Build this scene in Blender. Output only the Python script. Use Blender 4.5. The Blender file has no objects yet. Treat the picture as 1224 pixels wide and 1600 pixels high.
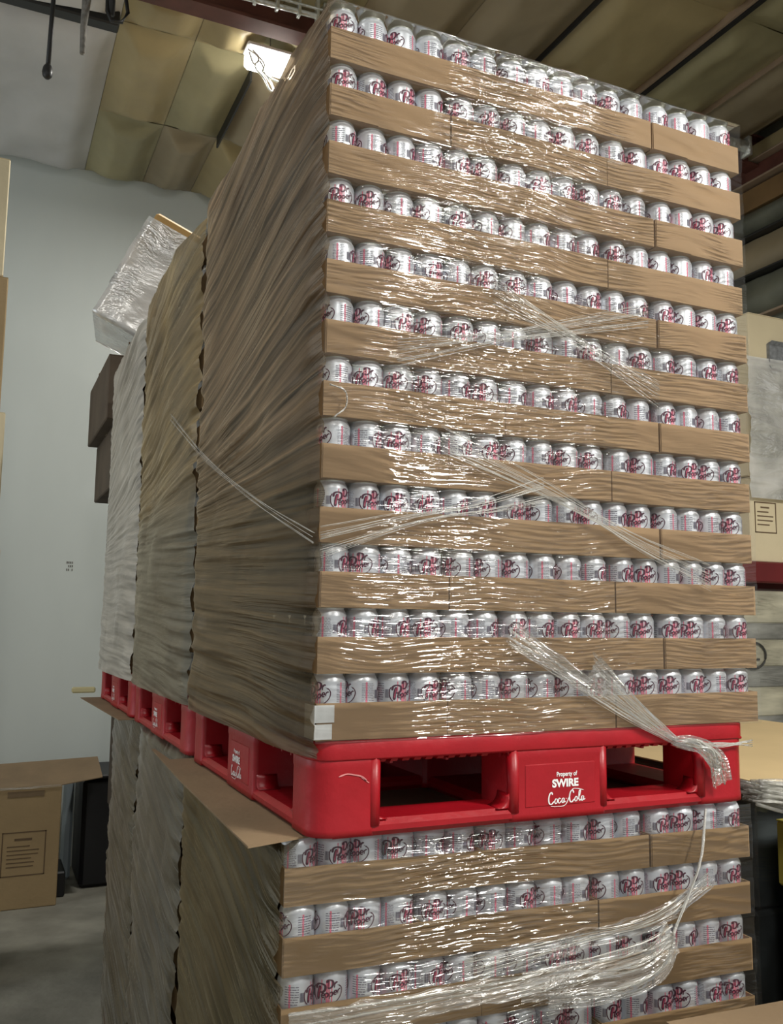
import bpy, math, random
import numpy as np
from mathutils import Vector, Matrix
random.seed(7)
C = bpy.context.scene.collection
SC = bpy.context.scene
PI = math.pi

# ------------------------------------------------------------------ camera, world, lights, exposure
def make_camera():
    f, cx, cy, cz, yaw, pit, rol = 1406.40789, -.56512, -1.5648, .21837, .42524, .12003, .01226
    fw = Vector((math.sin(yaw)*math.cos(pit), math.cos(yaw)*math.cos(pit), math.sin(pit)))
    rt = Vector((math.cos(yaw), -math.sin(yaw), 0)); up = rt.cross(fw)
    r2 = rt*math.cos(rol)+up*math.sin(rol); u2 = -rt*math.sin(rol)+up*math.cos(rol)
    cam = bpy.data.cameras.new('camera'); o = bpy.data.objects.new('camera', cam); C.objects.link(o)
    m = Matrix((r2, u2, -fw)).transposed().to_4x4(); m.translation = (cx, cy, cz)
    o.matrix_world = m
    cam.sensor_fit = 'VERTICAL'; cam.sensor_height = 36.0; cam.sensor_width = 27.54
    cam.lens = f*36.0/1600.0; cam.clip_start = .02; cam.clip_end = 100
    SC.camera = o
make_camera()

w = bpy.data.worlds.new('world'); SC.world = w; w.use_nodes = True
bg = w.node_tree.nodes['Background']; bg.inputs[0].default_value = (.91, .92, .90, 1); bg.inputs[1].default_value = .36

SC.view_settings.view_transform = 'Standard'; SC.view_settings.look = 'None'
SC.view_settings.exposure = 0.28; SC.view_settings.gamma = 1.0; SC.view_settings.use_curve_mapping = False
SC.cycles.use_denoising = True
SC.cycles.transparent_max_bounces = 24; SC.cycles.max_bounces = 8; SC.cycles.sample_clamp_indirect = 4

def area(name, loc, size, size_y, power, target=None, col=(1, .97, .90)):
    l = bpy.data.lights.new(name, 'AREA'); l.shape = 'RECTANGLE'; l.size = size; l.size_y = size_y
    l.energy = power; l.color = col
    o = bpy.data.objects.new(name, l); C.objects.link(o); o.location = loc
    if target is not None:
        o.rotation_euler = (Vector(target)-Vector(loc)).to_track_quat('-Z', 'Y').to_euler()
    return o
# unseen lamps over the aisles (their housings are built below)
area('unseen_aisle_light', (2.05, -2.9, 2.86), .4, 1.3, 230, (2.05, -2.9, 0))
area('unseen_aisle_light', (-.9, -3.4, 3.5), .3, 1.25, 75, (-.9, -3.4, 0))
area('unseen_aisle_light', (-1.9, .6, 3.6), .3, 1.25, 20, (-1.9, .6, 0))  # added fill for the left faces, with no such lamp in view
area('back_lamp_light', (.98, 3.95, 3.86), .30, .14, 60, (.98, 3.9, 0), (1, .98, .92))
area('dock_daylight', (-4.2, 3.2, 1.0), 3.0, 3.0, 35, (.5, 4.5, 0), (.85, .95, 1))

FLOOR = -1.797
H = .12036; TR = .067

# ------------------------------------------------------------------ materials
def mat(name, col, rough=.6, metal=0, spec=.5, noise=0, nscale=8, bump=0, bscale=40, emit=None, estr=1, stretch=None, col2=None, detail=5):
    m = bpy.data.materials.new(name); m.use_nodes = True
    nt = m.node_tree; b = nt.nodes['Principled BSDF']
    b.inputs['Base Color'].default_value = (*col, 1); b.inputs['Roughness'].default_value = rough
    b.inputs['Metallic'].default_value = metal; b.inputs['Specular IOR Level'].default_value = spec
    tc = nt.nodes.new('ShaderNodeTexCoord'); mp = nt.nodes.new('ShaderNodeMapping')
    nt.links.new(tc.outputs['Object'], mp.inputs[0])
    if stretch: mp.inputs['Scale'].default_value = stretch
    if noise or col2:
        n = nt.nodes.new('ShaderNodeTexNoise'); n.inputs['Scale'].default_value = nscale; n.inputs['Detail'].default_value = detail
        nt.links.new(mp.outputs[0], n.inputs['Vector'])
        r = nt.nodes.new('ShaderNodeValToRGB'); r.color_ramp.elements[0].position = .3; r.color_ramp.elements[1].position = .7
        c2 = col2 or tuple(c*(1+noise) for c in col)
        c1 = col if col2 else tuple(c*(1-noise) for c in col)
        r.color_ramp.elements[0].color = (*c1, 1); r.color_ramp.elements[1].color = (*c2, 1)
        nt.links.new(n.outputs['Fac'], r.inputs[0]); nt.links.new(r.outputs[0], b.inputs['Base Color'])
    if bump:
        n = nt.nodes.new('ShaderNodeTexNoise'); n.inputs['Scale'].default_value = bscale; n.inputs['Detail'].default_value = 4
        nt.links.new(mp.outputs[0], n.inputs['Vector'])
        bp = nt.nodes.new('ShaderNodeBump'); bp.inputs['Strength'].default_value = bump; bp.inputs['Distance'].default_value = .02
        nt.links.new(n.outputs['Fac'], bp.inputs['Height']); nt.links.new(bp.outputs[0], b.inputs['Normal'])
    if emit:
        b.inputs['Emission Color'].default_value = (*emit, 1); b.inputs['Emission Strength'].default_value = estr
    return m

def film(name, clear, haze, hazecol, gloss, streak=(4, 4, 90), warp=.25, bstr=.6, rough=.16, patch=None, sheen=(1, 1, 1), rot=0, lines=0, corner=0, centre=0, lowcol=None, lowz=.5, det=3, lo=.12):
    """stretch film: see-through part, tinted haze and glossy wrinkles"""
    m = bpy.data.materials.new(name); m.use_nodes = True; nt = m.node_tree; N = nt.nodes; L = nt.links
    N.clear(); out = N.new('ShaderNodeOutputMaterial')
    tc = N.new('ShaderNodeTexCoord')
    wn = N.new('ShaderNodeTexNoise'); wn.inputs['Scale'].default_value = 2.2; wn.inputs['Detail'].default_value = 2
    L.new(tc.outputs['Object'], wn.inputs['Vector'])
    sub = N.new('ShaderNodeVectorMath'); sub.operation = 'SUBTRACT'; sub.inputs[1].default_value = (.5, .5, .5); L.new(wn.outputs['Color'], sub.inputs[0])
    sc = N.new('ShaderNodeVectorMath'); sc.operation = 'SCALE'; sc.inputs['Scale'].default_value = warp; L.new(sub.outputs[0], sc.inputs[0])
    ad = N.new('ShaderNodeVectorMath'); ad.operation = 'ADD'; L.new(tc.outputs['Object'], ad.inputs[0]); L.new(sc.outputs[0], ad.inputs[1])
    mp = N.new('ShaderNodeMapping'); mp.inputs['Scale'].default_value = streak; rm = N.new('ShaderNodeMapping'); rm.inputs['Rotation'].default_value = (rot, 0, 0); L.new(ad.outputs[0], rm.inputs[0]); L.new(rm.outputs[0], mp.inputs[0])
    if lines:
        at_ = N.new('ShaderNodeAttribute'); at_.attribute_name = 'fan'; sp_ = N.new('ShaderNodeSeparateXYZ'); L.new(ad.outputs[0], sp_.inputs[0])
        cb = N.new('ShaderNodeCombineXYZ'); L.new(sp_.outputs['X'], cb.inputs['X']); L.new(sp_.outputs['Y'], cb.inputs['Y']); L.new(at_.outputs['Fac'], cb.inputs['Z']); L.new(cb.outputs[0], mp.inputs[0])
    n = N.new('ShaderNodeTexNoise'); n.inputs['Scale'].default_value = 1; n.inputs['Detail'].default_value = det; n.inputs['Roughness'].default_value = .55
    L.new(mp.outputs[0], n.inputs['Vector'])
    # where the film is wrinkled and where it lies taut
    pn = N.new('ShaderNodeTexNoise'); pn.inputs['Scale'].default_value = 3.4; pn.inputs['Detail'].default_value = 3
    L.new(tc.outputs['Object'], pn.inputs['Vector'])
    pr = N.new('ShaderNodeMapRange'); pr.inputs['From Min'].default_value = .42; pr.inputs['From Max'].default_value = .62
    pr.inputs['To Min'].default_value = lo; pr.inputs['To Max'].default_value = 1.0
    if centre:
        # the film is gathered most down the middle of the face
        cx = N.new('ShaderNodeSeparateXYZ'); L.new(tc.outputs['Object'], cx.inputs[0])
        c1 = N.new('ShaderNodeMath'); c1.operation = 'SUBTRACT'; c1.inputs[1].default_value = .46; L.new(cx.outputs['X'], c1.inputs[0])
        c2 = N.new('ShaderNodeMath'); c2.operation = 'ABSOLUTE'; L.new(c1.outputs[0], c2.inputs[0])
        c3 = N.new('ShaderNodeMapRange'); c3.interpolation_type = 'SMOOTHSTEP'; c3.inputs['From Min'].default_value = .08; c3.inputs['From Max'].default_value = .42
        c3.inputs['To Min'].default_value = centre; c3.inputs['To Max'].default_value = -centre*.5; L.new(c2.outputs[0], c3.inputs['Value'])
        c4 = N.new('ShaderNodeMath'); c4.operation = 'ADD'; L.new(pn.outputs['Fac'], c4.inputs[0]); L.new(c3.outputs[0], c4.inputs[1]); L.new(c4.outputs[0], pr.inputs['Value'])
    else: L.new(pn.outputs['Fac'], pr.inputs['Value'])
    bs = N.new('ShaderNodeMath'); bs.operation = 'MULTIPLY'; bs.inputs[1].default_value = bstr; L.new(pr.outputs[0], bs.inputs[0])
    bp = N.new('ShaderNodeBump'); bp.inputs['Distance'].default_value = .012
    L.new(n.outputs['Fac'], bp.inputs['Height']); L.new(bs.outputs[0], bp.inputs['Strength'])
    gl = N.new('ShaderNodeBsdfGlossy'); gl.inputs['Roughness'].default_value = rough; gl.inputs['Color'].default_value = (*sheen, 1); L.new(bp.outputs[0], gl.inputs['Normal'])
    tr = N.new('ShaderNodeBsdfTransparent'); tr.inputs[0].default_value = (*clear, 1)
    df = N.new('ShaderNodeBsdfDiffuse'); L.new(bp.outputs[0], df.inputs['Normal'])
    if patch:
        cn = N.new('ShaderNodeTexNoise'); cn.inputs['Scale'].default_value = 2.6; cn.inputs['Detail'].default_value = 3
        L.new(ad.outputs[0], cn.inputs['Vector'])
        cr = N.new('ShaderNodeValToRGB'); cr.color_ramp.elements[0].position = .35; cr.color_ramp.elements[1].position = .65
        cr.color_ramp.elements[0].color = (*hazecol, 1); cr.color_ramp.elements[1].color = (*patch, 1)
        L.new(cn.outputs['Fac'], cr.inputs[0]); L.new(cr.outputs[0], df.inputs[0])
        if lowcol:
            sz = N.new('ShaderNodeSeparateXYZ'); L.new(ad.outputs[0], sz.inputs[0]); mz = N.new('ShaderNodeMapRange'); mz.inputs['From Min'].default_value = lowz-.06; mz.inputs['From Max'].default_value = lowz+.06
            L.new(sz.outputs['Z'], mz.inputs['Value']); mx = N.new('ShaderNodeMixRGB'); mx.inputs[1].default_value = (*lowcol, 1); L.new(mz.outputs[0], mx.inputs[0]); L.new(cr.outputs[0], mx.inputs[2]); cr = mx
        if lines:
            # pleats: doubled film reads paler, single film lets the brown through
            m3 = N.new('ShaderNodeMapRange'); m3.inputs['From Min'].default_value = .34; m3.inputs['From Max'].default_value = .66
            m3.inputs['To Min'].default_value = 1-lines; m3.inputs['To Max'].default_value = 1+lines
            L.new(n.outputs['Fac'], m3.inputs['Value'])
            vm = N.new('ShaderNodeVectorMath'); vm.operation = 'SCALE'; L.new(cr.outputs[0], vm.inputs[0]); L.new(m3.outputs[0], vm.inputs['Scale']); L.new(vm.outputs[0], df.inputs[0])
    else: df.inputs[0].default_value = (*hazecol, 1)
    # haze gathers along the wrinkles
    sm = N.new('ShaderNodeMapRange'); sm.inputs['From Min'].default_value = .55; sm.inputs['From Max'].default_value = .72
    sm.inputs['To Min'].default_value = 0; sm.inputs['To Max'].default_value = 1
    L.new(n.outputs['Fac'], sm.inputs['Value'])
    mm = N.new('ShaderNodeMath'); mm.operation = 'MULTIPLY'; L.new(sm.outputs[0], mm.inputs[0]); L.new(pr.outputs[0], mm.inputs[1])
    hz = N.new('ShaderNodeMath'); hz.operation = 'MULTIPLY_ADD'; hz.inputs[1].default_value = haze*1.6 if haze < .3 else .1; hz.inputs[2].default_value = haze
    L.new(mm.outputs[0], hz.inputs[0])
    hzo = hz.outputs[0]
    if corner:
        sx = N.new('ShaderNodeSeparateXYZ'); L.new(tc.outputs['Object'], sx.inputs[0])
        cm = N.new('ShaderNodeMapRange'); cm.inputs['From Min'].default_value = 0; cm.inputs['From Max'].default_value = corner
        cm.inputs['To Min'].default_value = .5; cm.inputs['To Max'].default_value = 1; L.new(sx.outputs['Y'], cm.inputs['Value'])
        cq = N.new('ShaderNodeMath'); cq.operation = 'MULTIPLY'; L.new(hz.outputs[0], cq.inputs[0]); L.new(cm.outputs[0], cq.inputs[1]); hzo = cq.outputs[0]
    m1 = N.new('ShaderNodeMixShader'); L.new(hzo, m1.inputs[0]); L.new(tr.outputs[0], m1.inputs[1]); L.new(df.outputs[0], m1.inputs[2])
    fr = N.new('ShaderNodeFresnel'); fr.inputs[0].default_value = 1.45; L.new(bp.outputs[0], fr.inputs[1])
    fa = N.new('ShaderNodeMath'); fa.operation = 'MULTIPLY_ADD'; fa.inputs[1].default_value = .7; fa.use_clamp = True
    gm = N.new('ShaderNodeMath'); gm.operation = 'MULTIPLY'; gm.inputs[1].default_value = gloss; L.new(pr.outputs[0], gm.inputs[0]); L.new(gm.outputs[0], fa.inputs[2])
    L.new(fr.outputs[0], fa.inputs[0])
    m2 = N.new('ShaderNodeMixShader'); L.new(fa.outputs[0], m2.inputs[0]); L.new(m1.outputs[0], m2.inputs[1]); L.new(gl.outputs[0], m2.inputs[2])
    L.new(m2.outputs[0], out.inputs[0])
    return m

M = {}
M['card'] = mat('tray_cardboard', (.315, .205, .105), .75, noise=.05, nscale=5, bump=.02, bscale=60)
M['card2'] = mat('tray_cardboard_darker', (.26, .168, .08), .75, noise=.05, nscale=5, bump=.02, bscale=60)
M['sheetcard'] = mat('slip_sheet_cardboard', (.215, .148, .083), .8, noise=.12, nscale=5, bump=.1)
M['box'] = mat('carton_cardboard', (.38, .27, .14), .8, noise=.08, nscale=3, bump=.1, bscale=30)
M['cream'] = mat('pale_carton', (.70, .60, .40), .8, noise=.06, nscale=3, bump=.1, bscale=30)
M['darkbox'] = mat('dark_carton', (.085, .062, .042), .8, noise=.2, nscale=6)
M['ink'] = mat('brown_ink', (.14, .09, .05), .8)
M['greyink'] = mat('grey_ink', (.22, .23, .24), .8, noise=.3, nscale=40)
M['silver'] = mat('can_aluminium', (.78, .82, .88), .36, metal=.40, noise=.05, nscale=30)
M['lid'] = mat('can_lid', (.60, .62, .55), .35, metal=.8)  # greenish tint puts the metal's reflections into the colour
M['maroon'] = mat('logo_maroon', (.085, .014, .045), .4)
M['redink'] = mat('logo_red', (.50, .05, .13), .4)
M['pink'] = mat('can_pink_band', (.88, .22, .33), .4)
M['grey'] = mat('can_small_print', (.17, .16, .22), .5)
M['white'] = mat('white_print', (.85, .85, .85), .5)
M['red'] = mat('red_plastic', (.34, .004, .011), .40, noise=.12, nscale=7, bump=.10, bscale=25)
M['redscuff'] = mat('pale_scuff', (.62, .22, .22), .6, noise=.3, nscale=30)
M['label'] = mat('plain_white_patch', (.72, .74, .74), .5, noise=.12, nscale=40)
M['front'] = film('clear_stretch_film', (.985, .985, .98), .008, (.85, .84, .78), .075, streak=(10, 5, 150), bstr=1.35, rough=.085, centre=.12, det=1.2, warp=.09, lo=.03)
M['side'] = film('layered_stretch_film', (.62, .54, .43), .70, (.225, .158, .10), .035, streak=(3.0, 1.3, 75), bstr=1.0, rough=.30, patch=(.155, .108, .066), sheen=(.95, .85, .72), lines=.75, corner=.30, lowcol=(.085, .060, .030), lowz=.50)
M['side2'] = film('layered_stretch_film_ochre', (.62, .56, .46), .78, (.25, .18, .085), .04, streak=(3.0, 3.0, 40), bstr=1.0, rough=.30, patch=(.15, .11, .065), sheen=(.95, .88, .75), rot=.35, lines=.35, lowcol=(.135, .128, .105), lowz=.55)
M['side3'] = film('layered_stretch_film_lit_grey', (.62, .60, .55), .85, (.40, .37, .32), .05, streak=(3.0, 3.0, 40), bstr=.8, rough=.4, patch=(.31, .285, .24), rot=.5, lines=.3)  # paler than the nearer stacks: light from the left put into the colour
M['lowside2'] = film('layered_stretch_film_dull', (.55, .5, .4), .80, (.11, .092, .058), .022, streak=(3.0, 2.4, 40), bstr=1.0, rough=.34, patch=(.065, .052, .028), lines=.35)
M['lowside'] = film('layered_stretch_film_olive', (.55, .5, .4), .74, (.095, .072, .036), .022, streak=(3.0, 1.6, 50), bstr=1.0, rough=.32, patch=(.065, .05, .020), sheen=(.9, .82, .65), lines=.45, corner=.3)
M['bunch'] = film('gathered_stretch_film', (.96, .96, .94), .10, (.90, .89, .84), .08, streak=(9, 40, 260), bstr=1, rough=.20)
M['strand'] = film('thin_film_strand', (.985, .985, .97), .03, (.88, .86, .80), .02, streak=(7, 20, 300), bstr=1, rough=.2)
M['cordfilm'] = film('twisted_film', (.9, .9, .88), .5, (.86, .85, .80), .2, streak=(60, 60, 160), bstr=1, rough=.25)
M['foilwrap'] = film('bright_wrinkled_film', (.9, .9, .9), .66, (.90, .90, .87), .5, streak=(22, 22, 50), bstr=1, rough=.16)  # strong pale haze puts the film's glare into its colour
M['ins'] = mat('tan_insulation_facing', (.40, .32, .165), .40, noise=.16, nscale=1.4, bump=.55, bscale=2.6)
M['ins2'] = mat('brown_insulation_facing', (.32, .26, .165), .42, noise=.16, nscale=1.4, bump=.5, bscale=3.1)
M['ins3'] = mat('olive_insulation_facing', (.36, .32, .18), .42, noise=.18, nscale=1.8, bump=.55, bscale=2.2)
M['insgrey'] = mat('grey_white_facing', (.58, .57, .56), .6, noise=.16, nscale=1.1, bump=.4, bscale=2.2)
M['insgreen'] = mat('grey_green_facing', (.16, .165, .125), .45, noise=.35, nscale=2.2, bump=.5, bscale=3)
M['steel'] = mat('red_oxide_steel', (.13, .045, .032), .5, noise=.3, nscale=5)
M['wood'] = mat('ochre_timber', (.24, .14, .055), .6, noise=.2, nscale=4)
M['edge'] = mat('pale_steel_edge', (.36, .26, .18), .5)
M['foil'] = mat('foil_tape', (.75, .76, .72), .28, metal=.7, bump=.6, bscale=30)
M['orangecard'] = mat('orange_tan_card', (.55, .34, .12), .7)
M['sheettan'] = mat('orange_tan_sheet', (.56, .42, .22), .8, noise=.06, nscale=4)
M['paleyellow'] = mat('pale_yellow_lit', (.95, .86, .50), .4)
M['black'] = mat('black_metal', (.018, .018, .018), .45)
M['dust'] = mat('dusty_grey', (.22, .21, .19), .8, noise=.4, nscale=30, bump=.5)
M['wallm'] = mat('white_wall_sheet', (.62, .66, .63), .55, noise=.05, nscale=1.2, bump=.25, bscale=1.6, stretch=(1, 1, .35))
M['floor'] = mat('worn_concrete', (.25, .24, .20), .7, noise=.30, nscale=3.5, bump=.2, bscale=20)
M['lampglow'] = mat('lamp_tube', (1, 1, 1), .5, emit=(1, .98, .93), estr=14)
M['cord'] = mat('white_cord', (.85, .84, .76), .5)
M['darkred'] = mat('dark_red_beam', (.14, .012, .014), .5, noise=.2, nscale=4)
M['yellow'] = mat('yellow_green_carton', (.33, .29, .05), .7, noise=.3, nscale=9)
M['bluegrey'] = mat('dark_blue_grey_goods', (.045, .055, .058), .6, noise=.4, nscale=6)
M['palegoods'] = mat('pale_goods', (.50, .47, .36), .7, noise=.3, nscale=4, stretch=(1, 1, 5))
M['greygoods'] = mat('grey_goods', (.26, .26, .24), .7, noise=.35, nscale=6, stretch=(1, 1, 4))
M['bin'] = mat('plain_black', (.010, .010, .012), .5)
M['post'] = mat('blue_white_post', (.42, .50, .55), .5)
M['yellowcard'] = mat('mustard_card', (.15, .115, .035), .6)
M['rubber'] = mat('orange_red_card', (.15, .060, .040), .6)

# ------------------------------------------------------------------ mesh helpers
def meshobj(name, verts, faces, m, parent=None, smooth=False, loc=None):
    me = bpy.data.meshes.new(name); me.from_pydata([tuple(map(float, v)) for v in verts], [], faces)
    me.materials.append(m if not isinstance(m, str) else M[m]); me.update()
    if smooth: me.polygons.foreach_set('use_smooth', [True]*len(me.polygons))
    o = bpy.data.objects.new(name, me); C.objects.link(o)
    if parent: o.parent = parent
    if loc: o.location = loc
    return o
class MB:
    def __init__(s): s.v = []; s.f = []
    def add(s, v, f):
        b = len(s.v); s.v += [tuple(x) for x in v]; s.f += [tuple(i+b for i in q) for q in f]; return s
    def box(s, x0, x1, y0, y1, z0, z1, c=0):
        """box with small chamfers on its vertical and top edges when c > 0"""
        if c <= 0:
            v = [(x, y, z) for z in (z0, z1) for (x, y) in ((x0, y0), (x1, y0), (x1, y1), (x0, y1))]
            f = [(3, 2, 1, 0), (4, 5, 6, 7)]+[(i, (i+1) % 4, 4+(i+1) % 4, 4+i) for i in range(4)]
            return s.add(v, f)
        ring = [(x0+c, y0), (x1-c, y0), (x1, y0+c), (x1, y1-c), (x1-c, y1), (x0+c, y1), (x0, y1-c), (x0, y0+c)]
        inr = [(min(max(x, x0+c), x1-c), min(max(y, y0+c), y1-c)) for x, y in ring]
        v = [(*p, z0+c) for p in ring]+[(*p, z1-c) for p in ring]+[(*p, z1) for p in inr]+[(*p, z0) for p in inr]
        f = []
        for i in range(8):
            j = (i+1) % 8
            f += [(i, j, 8+j, 8+i), (8+i, 8+j, 16+j, 16+i), (24+i, 24+j, j, i)]
        f += [(16, 17, 18, 19, 20, 21, 22, 23), (31, 30, 29, 28, 27, 26, 25, 24)]
        return s.add(v, f)
    def tube(s, pts, r, n=8, cap=True):
        pts = [Vector(p) for p in pts]; rs = r if isinstance(r, (list, tuple)) else [r]*len(pts); b = len(s.v)
        for i, p in enumerate(pts):
            d = (pts[min(i+1, len(pts)-1)]-pts[max(i-1, 0)]).normalized()
            a = d.cross(Vector((0, 0, 1)) if abs(d.z) < .9 else Vector((1, 0, 0))).normalized(); bb = d.cross(a)
            for k in range(n):
                t = 2*PI*k/n; s.v.append(tuple(p+(a*math.cos(t)+bb*math.sin(t))*rs[i]))
        for i in range(len(pts)-1):
            for k in range(n):
                s.f.append((b+i*n+k, b+i*n+(k+1) % n, b+(i+1)*n+(k+1) % n, b+(i+1)*n+k))
        if cap:
            s.f.append(tuple(b+k for k in reversed(range(n)))); s.f.append(tuple(b+(len(pts)-1)*n+k for k in range(n)))
        return s
    def xf(s, m): s.v = [tuple(m @ Vector(p)) for p in s.v]; return s
    def build(s, name, m, parent=None, smooth=False, loc=None): return meshobj(name, s.v, s.f, m, parent, smooth, loc)

def tag(o, label=None, cat=None, group=None, kind=None):
    if label: o['label'] = label
    if cat: o['category'] = cat
    if group: o['group'] = group
    if kind: o['kind'] = kind
    return o
def empty(name, loc=(0, 0, 0), rz=0, label=None, cat=None, group=None):
    o = bpy.data.objects.new(name, None); C.objects.link(o); o.location = loc; o.rotation_euler.z = rz; o.empty_display_size = .1
    return tag(o, label, cat, group)
def dup(o, parent=None):
    c = o.copy(); C.objects.link(c); c.parent = parent
    for ch in list(o.children): dup(ch, c)
    return c

def catmull(p, k=6):
    p = [np.array(q, float) for q in p]; q = [2*p[0]-p[1]]+p+[2*p[-1]-p[-2]]; out = []
    for i in range(1, len(q)-2):
        for t in np.linspace(0, 1, k, endpoint=False):
            out.append(.5*((2*q[i])+(-q[i-1]+q[i+1])*t+(2*q[i-1]-5*q[i]+4*q[i+1]-q[i+2])*t*t+(-q[i-1]+3*q[i]-3*q[i+1]+q[i+2])*t**3))
    out.append(p[-1]); return out
def pen(strokes, wd, k=5, nib=None):
    """flat ribbons in 2D along smooth strokes; width swells on the downstroke"""
    v = []; f = []
    for st in strokes:
        ww = wd
        if isinstance(st, tuple): st, ww = st
        c = catmull(st, k) if len(st) > 2 else [np.array(st[0], float), np.array(st[1], float)]
        b = len(v); n = len(c)
        for i, p in enumerate(c):
            d = c[min(i+1, n-1)]-c[max(i-1, 0)]; d = d/(np.linalg.norm(d)+1e-9); nn = np.array((-d[1], d[0]))
            wv = ww*(.62+.5*abs(d[1])) * (.55 if i in (0, n-1) else 1)
            v += [p+nn*wv/2, p-nn*wv/2]
        f += [(b+2*i, b+2*i+1, b+2*i+3, b+2*i+2) for i in range(n-1)]
    return v, f

# ------------------------------------------------------------------ value noise
def vnoise(u, v, seed=0):
    ui = np.floor(u).astype(int); vi = np.floor(v).astype(int); fu = u-ui; fv = v-vi
    fu = fu*fu*(3-2*fu); fv = fv*fv*(3-2*fv)
    def h(a, b):
        x = np.sin(a*127.1+b*311.7+seed*74.7)*43758.5453; return x-np.floor(x)
    return (h(ui, vi)*(1-fu)+h(ui+1, vi)*fu)*(1-fv)+(h(ui, vi+1)*(1-fu)+h(ui+1, vi+1)*fu)*fv
def ridge(u, v, seed=0): return 1-np.abs(2*vnoise(u, v, seed)-1)
def grid(nu, nv): return [(j*nu+i, j*nu+i+1, (j+1)*nu+i+1, (j+1)*nu+i) for j in range(nv-1) for i in range(nu-1)]

# ------------------------------------------------------------------ the room
def structure(name, mb, m): return tag(mb.build(name, m), kind='structure')
floor = structure('floor', MB().box(-6, 7, -5, 8, FLOOR-.05, FLOOR), 'floor')
wall_back = structure('wall_back', MB().box(-6, 6.5, 6.43, 6.53, FLOOR, 4.30), 'wallm')
ceiling = structure('ceiling', MB().box(-6, 5.2, -5, 6.6, 4.30, 4.36), 'ins2')
wall_right = structure('wall_right', MB().box(5.12, 5.2, -2, 6.43, FLOOR, 4.3), 'insgreen')

def ins_panel(x0, x1, y0, y1, m, z=4.10, sag=.06, seed=0, parent=ceiling, droop=0):
    nu, nv = 26, 34
    U, V = np.meshgrid(np.linspace(0, 1, nu), np.linspace(0, 1, nv))
    X = x0+(x1-x0)*U; Y = y0+(y1-y0)*V
    e = np.minimum(np.minimum(U, 1-U)*(x1-x0), np.minimum(V, 1-V)*(y1-y0)); e = np.clip(e/.18, 0, 1); e = e*e*(3-2*e)
    Z = z+.035-sag*e*(.5+.9*vnoise(X*1.7, Y*1.7, seed))-.03*e*ridge(X*2.2+Y*.8, Y*1.7-X, seed+3)-.012*e*ridge(X*5+Y*3, Y*3-X*4, seed+4)-droop*V*(1-U)*.0
    ed = (1-np.clip(np.minimum(V, 1-V)*(y1-y0)/.12, 0, 1)); Z = Z+.012*ed*(vnoise(X*9, Y*0, seed+5)-.5)
    v = np.stack([X, Y, Z], -1).reshape(-1, 3)
    return meshobj('insulation_panel', v, grid(nu, nv), m, parent, True)
cols = [-6, -4.2, -2.6, -1.2, .04, .54, .97, 1.45, 2.12, 2.75, 3.64, 4.26, 4.86]
k = 0
for i in range(len(cols)-1):
    for (y0, y1) in ((-5, -2.2), (-2.2, .8), (.8, 2.45), (2.45, 3.62), (3.70, 4.22), (4.22, 5.39), (5.39, 6.43)) if cols[i+1] > .05 else ((-5, -.8), (-.8, 3.62), (3.70, 4.22), (4.22, 6.43)):
        k += 1
        if cols[i+1] <= .05: mm = 'insgrey'
        else: mm = ('ins', 'ins3', 'ins2', 'ins')[(i+int(y0)) % 4] if y0 > 3.5 else ('ins2', 'ins', 'ins3', 'ins2')[i % 4]
        ins_panel(cols[i]+.0015, cols[i+1]-.0015, y0+.0015, y1-.0015, mm, seed=k, sag=.05 if y0 < 3.6 else .075)
# purlins seen in the joints
def beam(name, x0, x1, y0, y1, z0, z1, m, label, cat='beam', parent=None):
    o = MB().box(x0, x1, y0, y1, z0, z1, .006).build(name, m, parent)
    return tag(o, label, cat) if parent is None else o
MB().box(3.622, 3.655, -5, 3.60, 4.07, 4.20).build('purlin', 'black', ceiling)
MB().box(3.598, 3.618, -5, 3.60, 4.08, 4.2).build('purlin', 'edge', ceiling)
for x in (2.75, 4.26): MB().box(x-.005, x+.005, -5, 3.60, 4.09, 4.20).build('purlin', 'edge' if x > 4 else 'black', ceiling)
MB().box(.965, .978, 4.36, 5.38, 4.04, 4.2).build('purlin', 'black', ceiling)
# girder crossing the hall, I-section
g = MB(); g.box(.0, 5.1, 3.56, 3.70, 3.945, 3.965); g.box(.0, 5.1, 3.622, 3.638, 3.965, 4.20); g.box(.0, 5.1, 3.56, 3.70, 4.20, 4.22)
gir = tag(g.build('steel_girder', 'steel'), 'dark red steel girder under the ceiling, behind the top left of the tall stack', 'beam')
tag(MB().box(-1.6, .03, 4.12, 4.22, 4.03, 4.16, .01).build('roof_rafter', 'black'), 'black rafter across the grey ceiling sheet at top left', 'beam')
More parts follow.
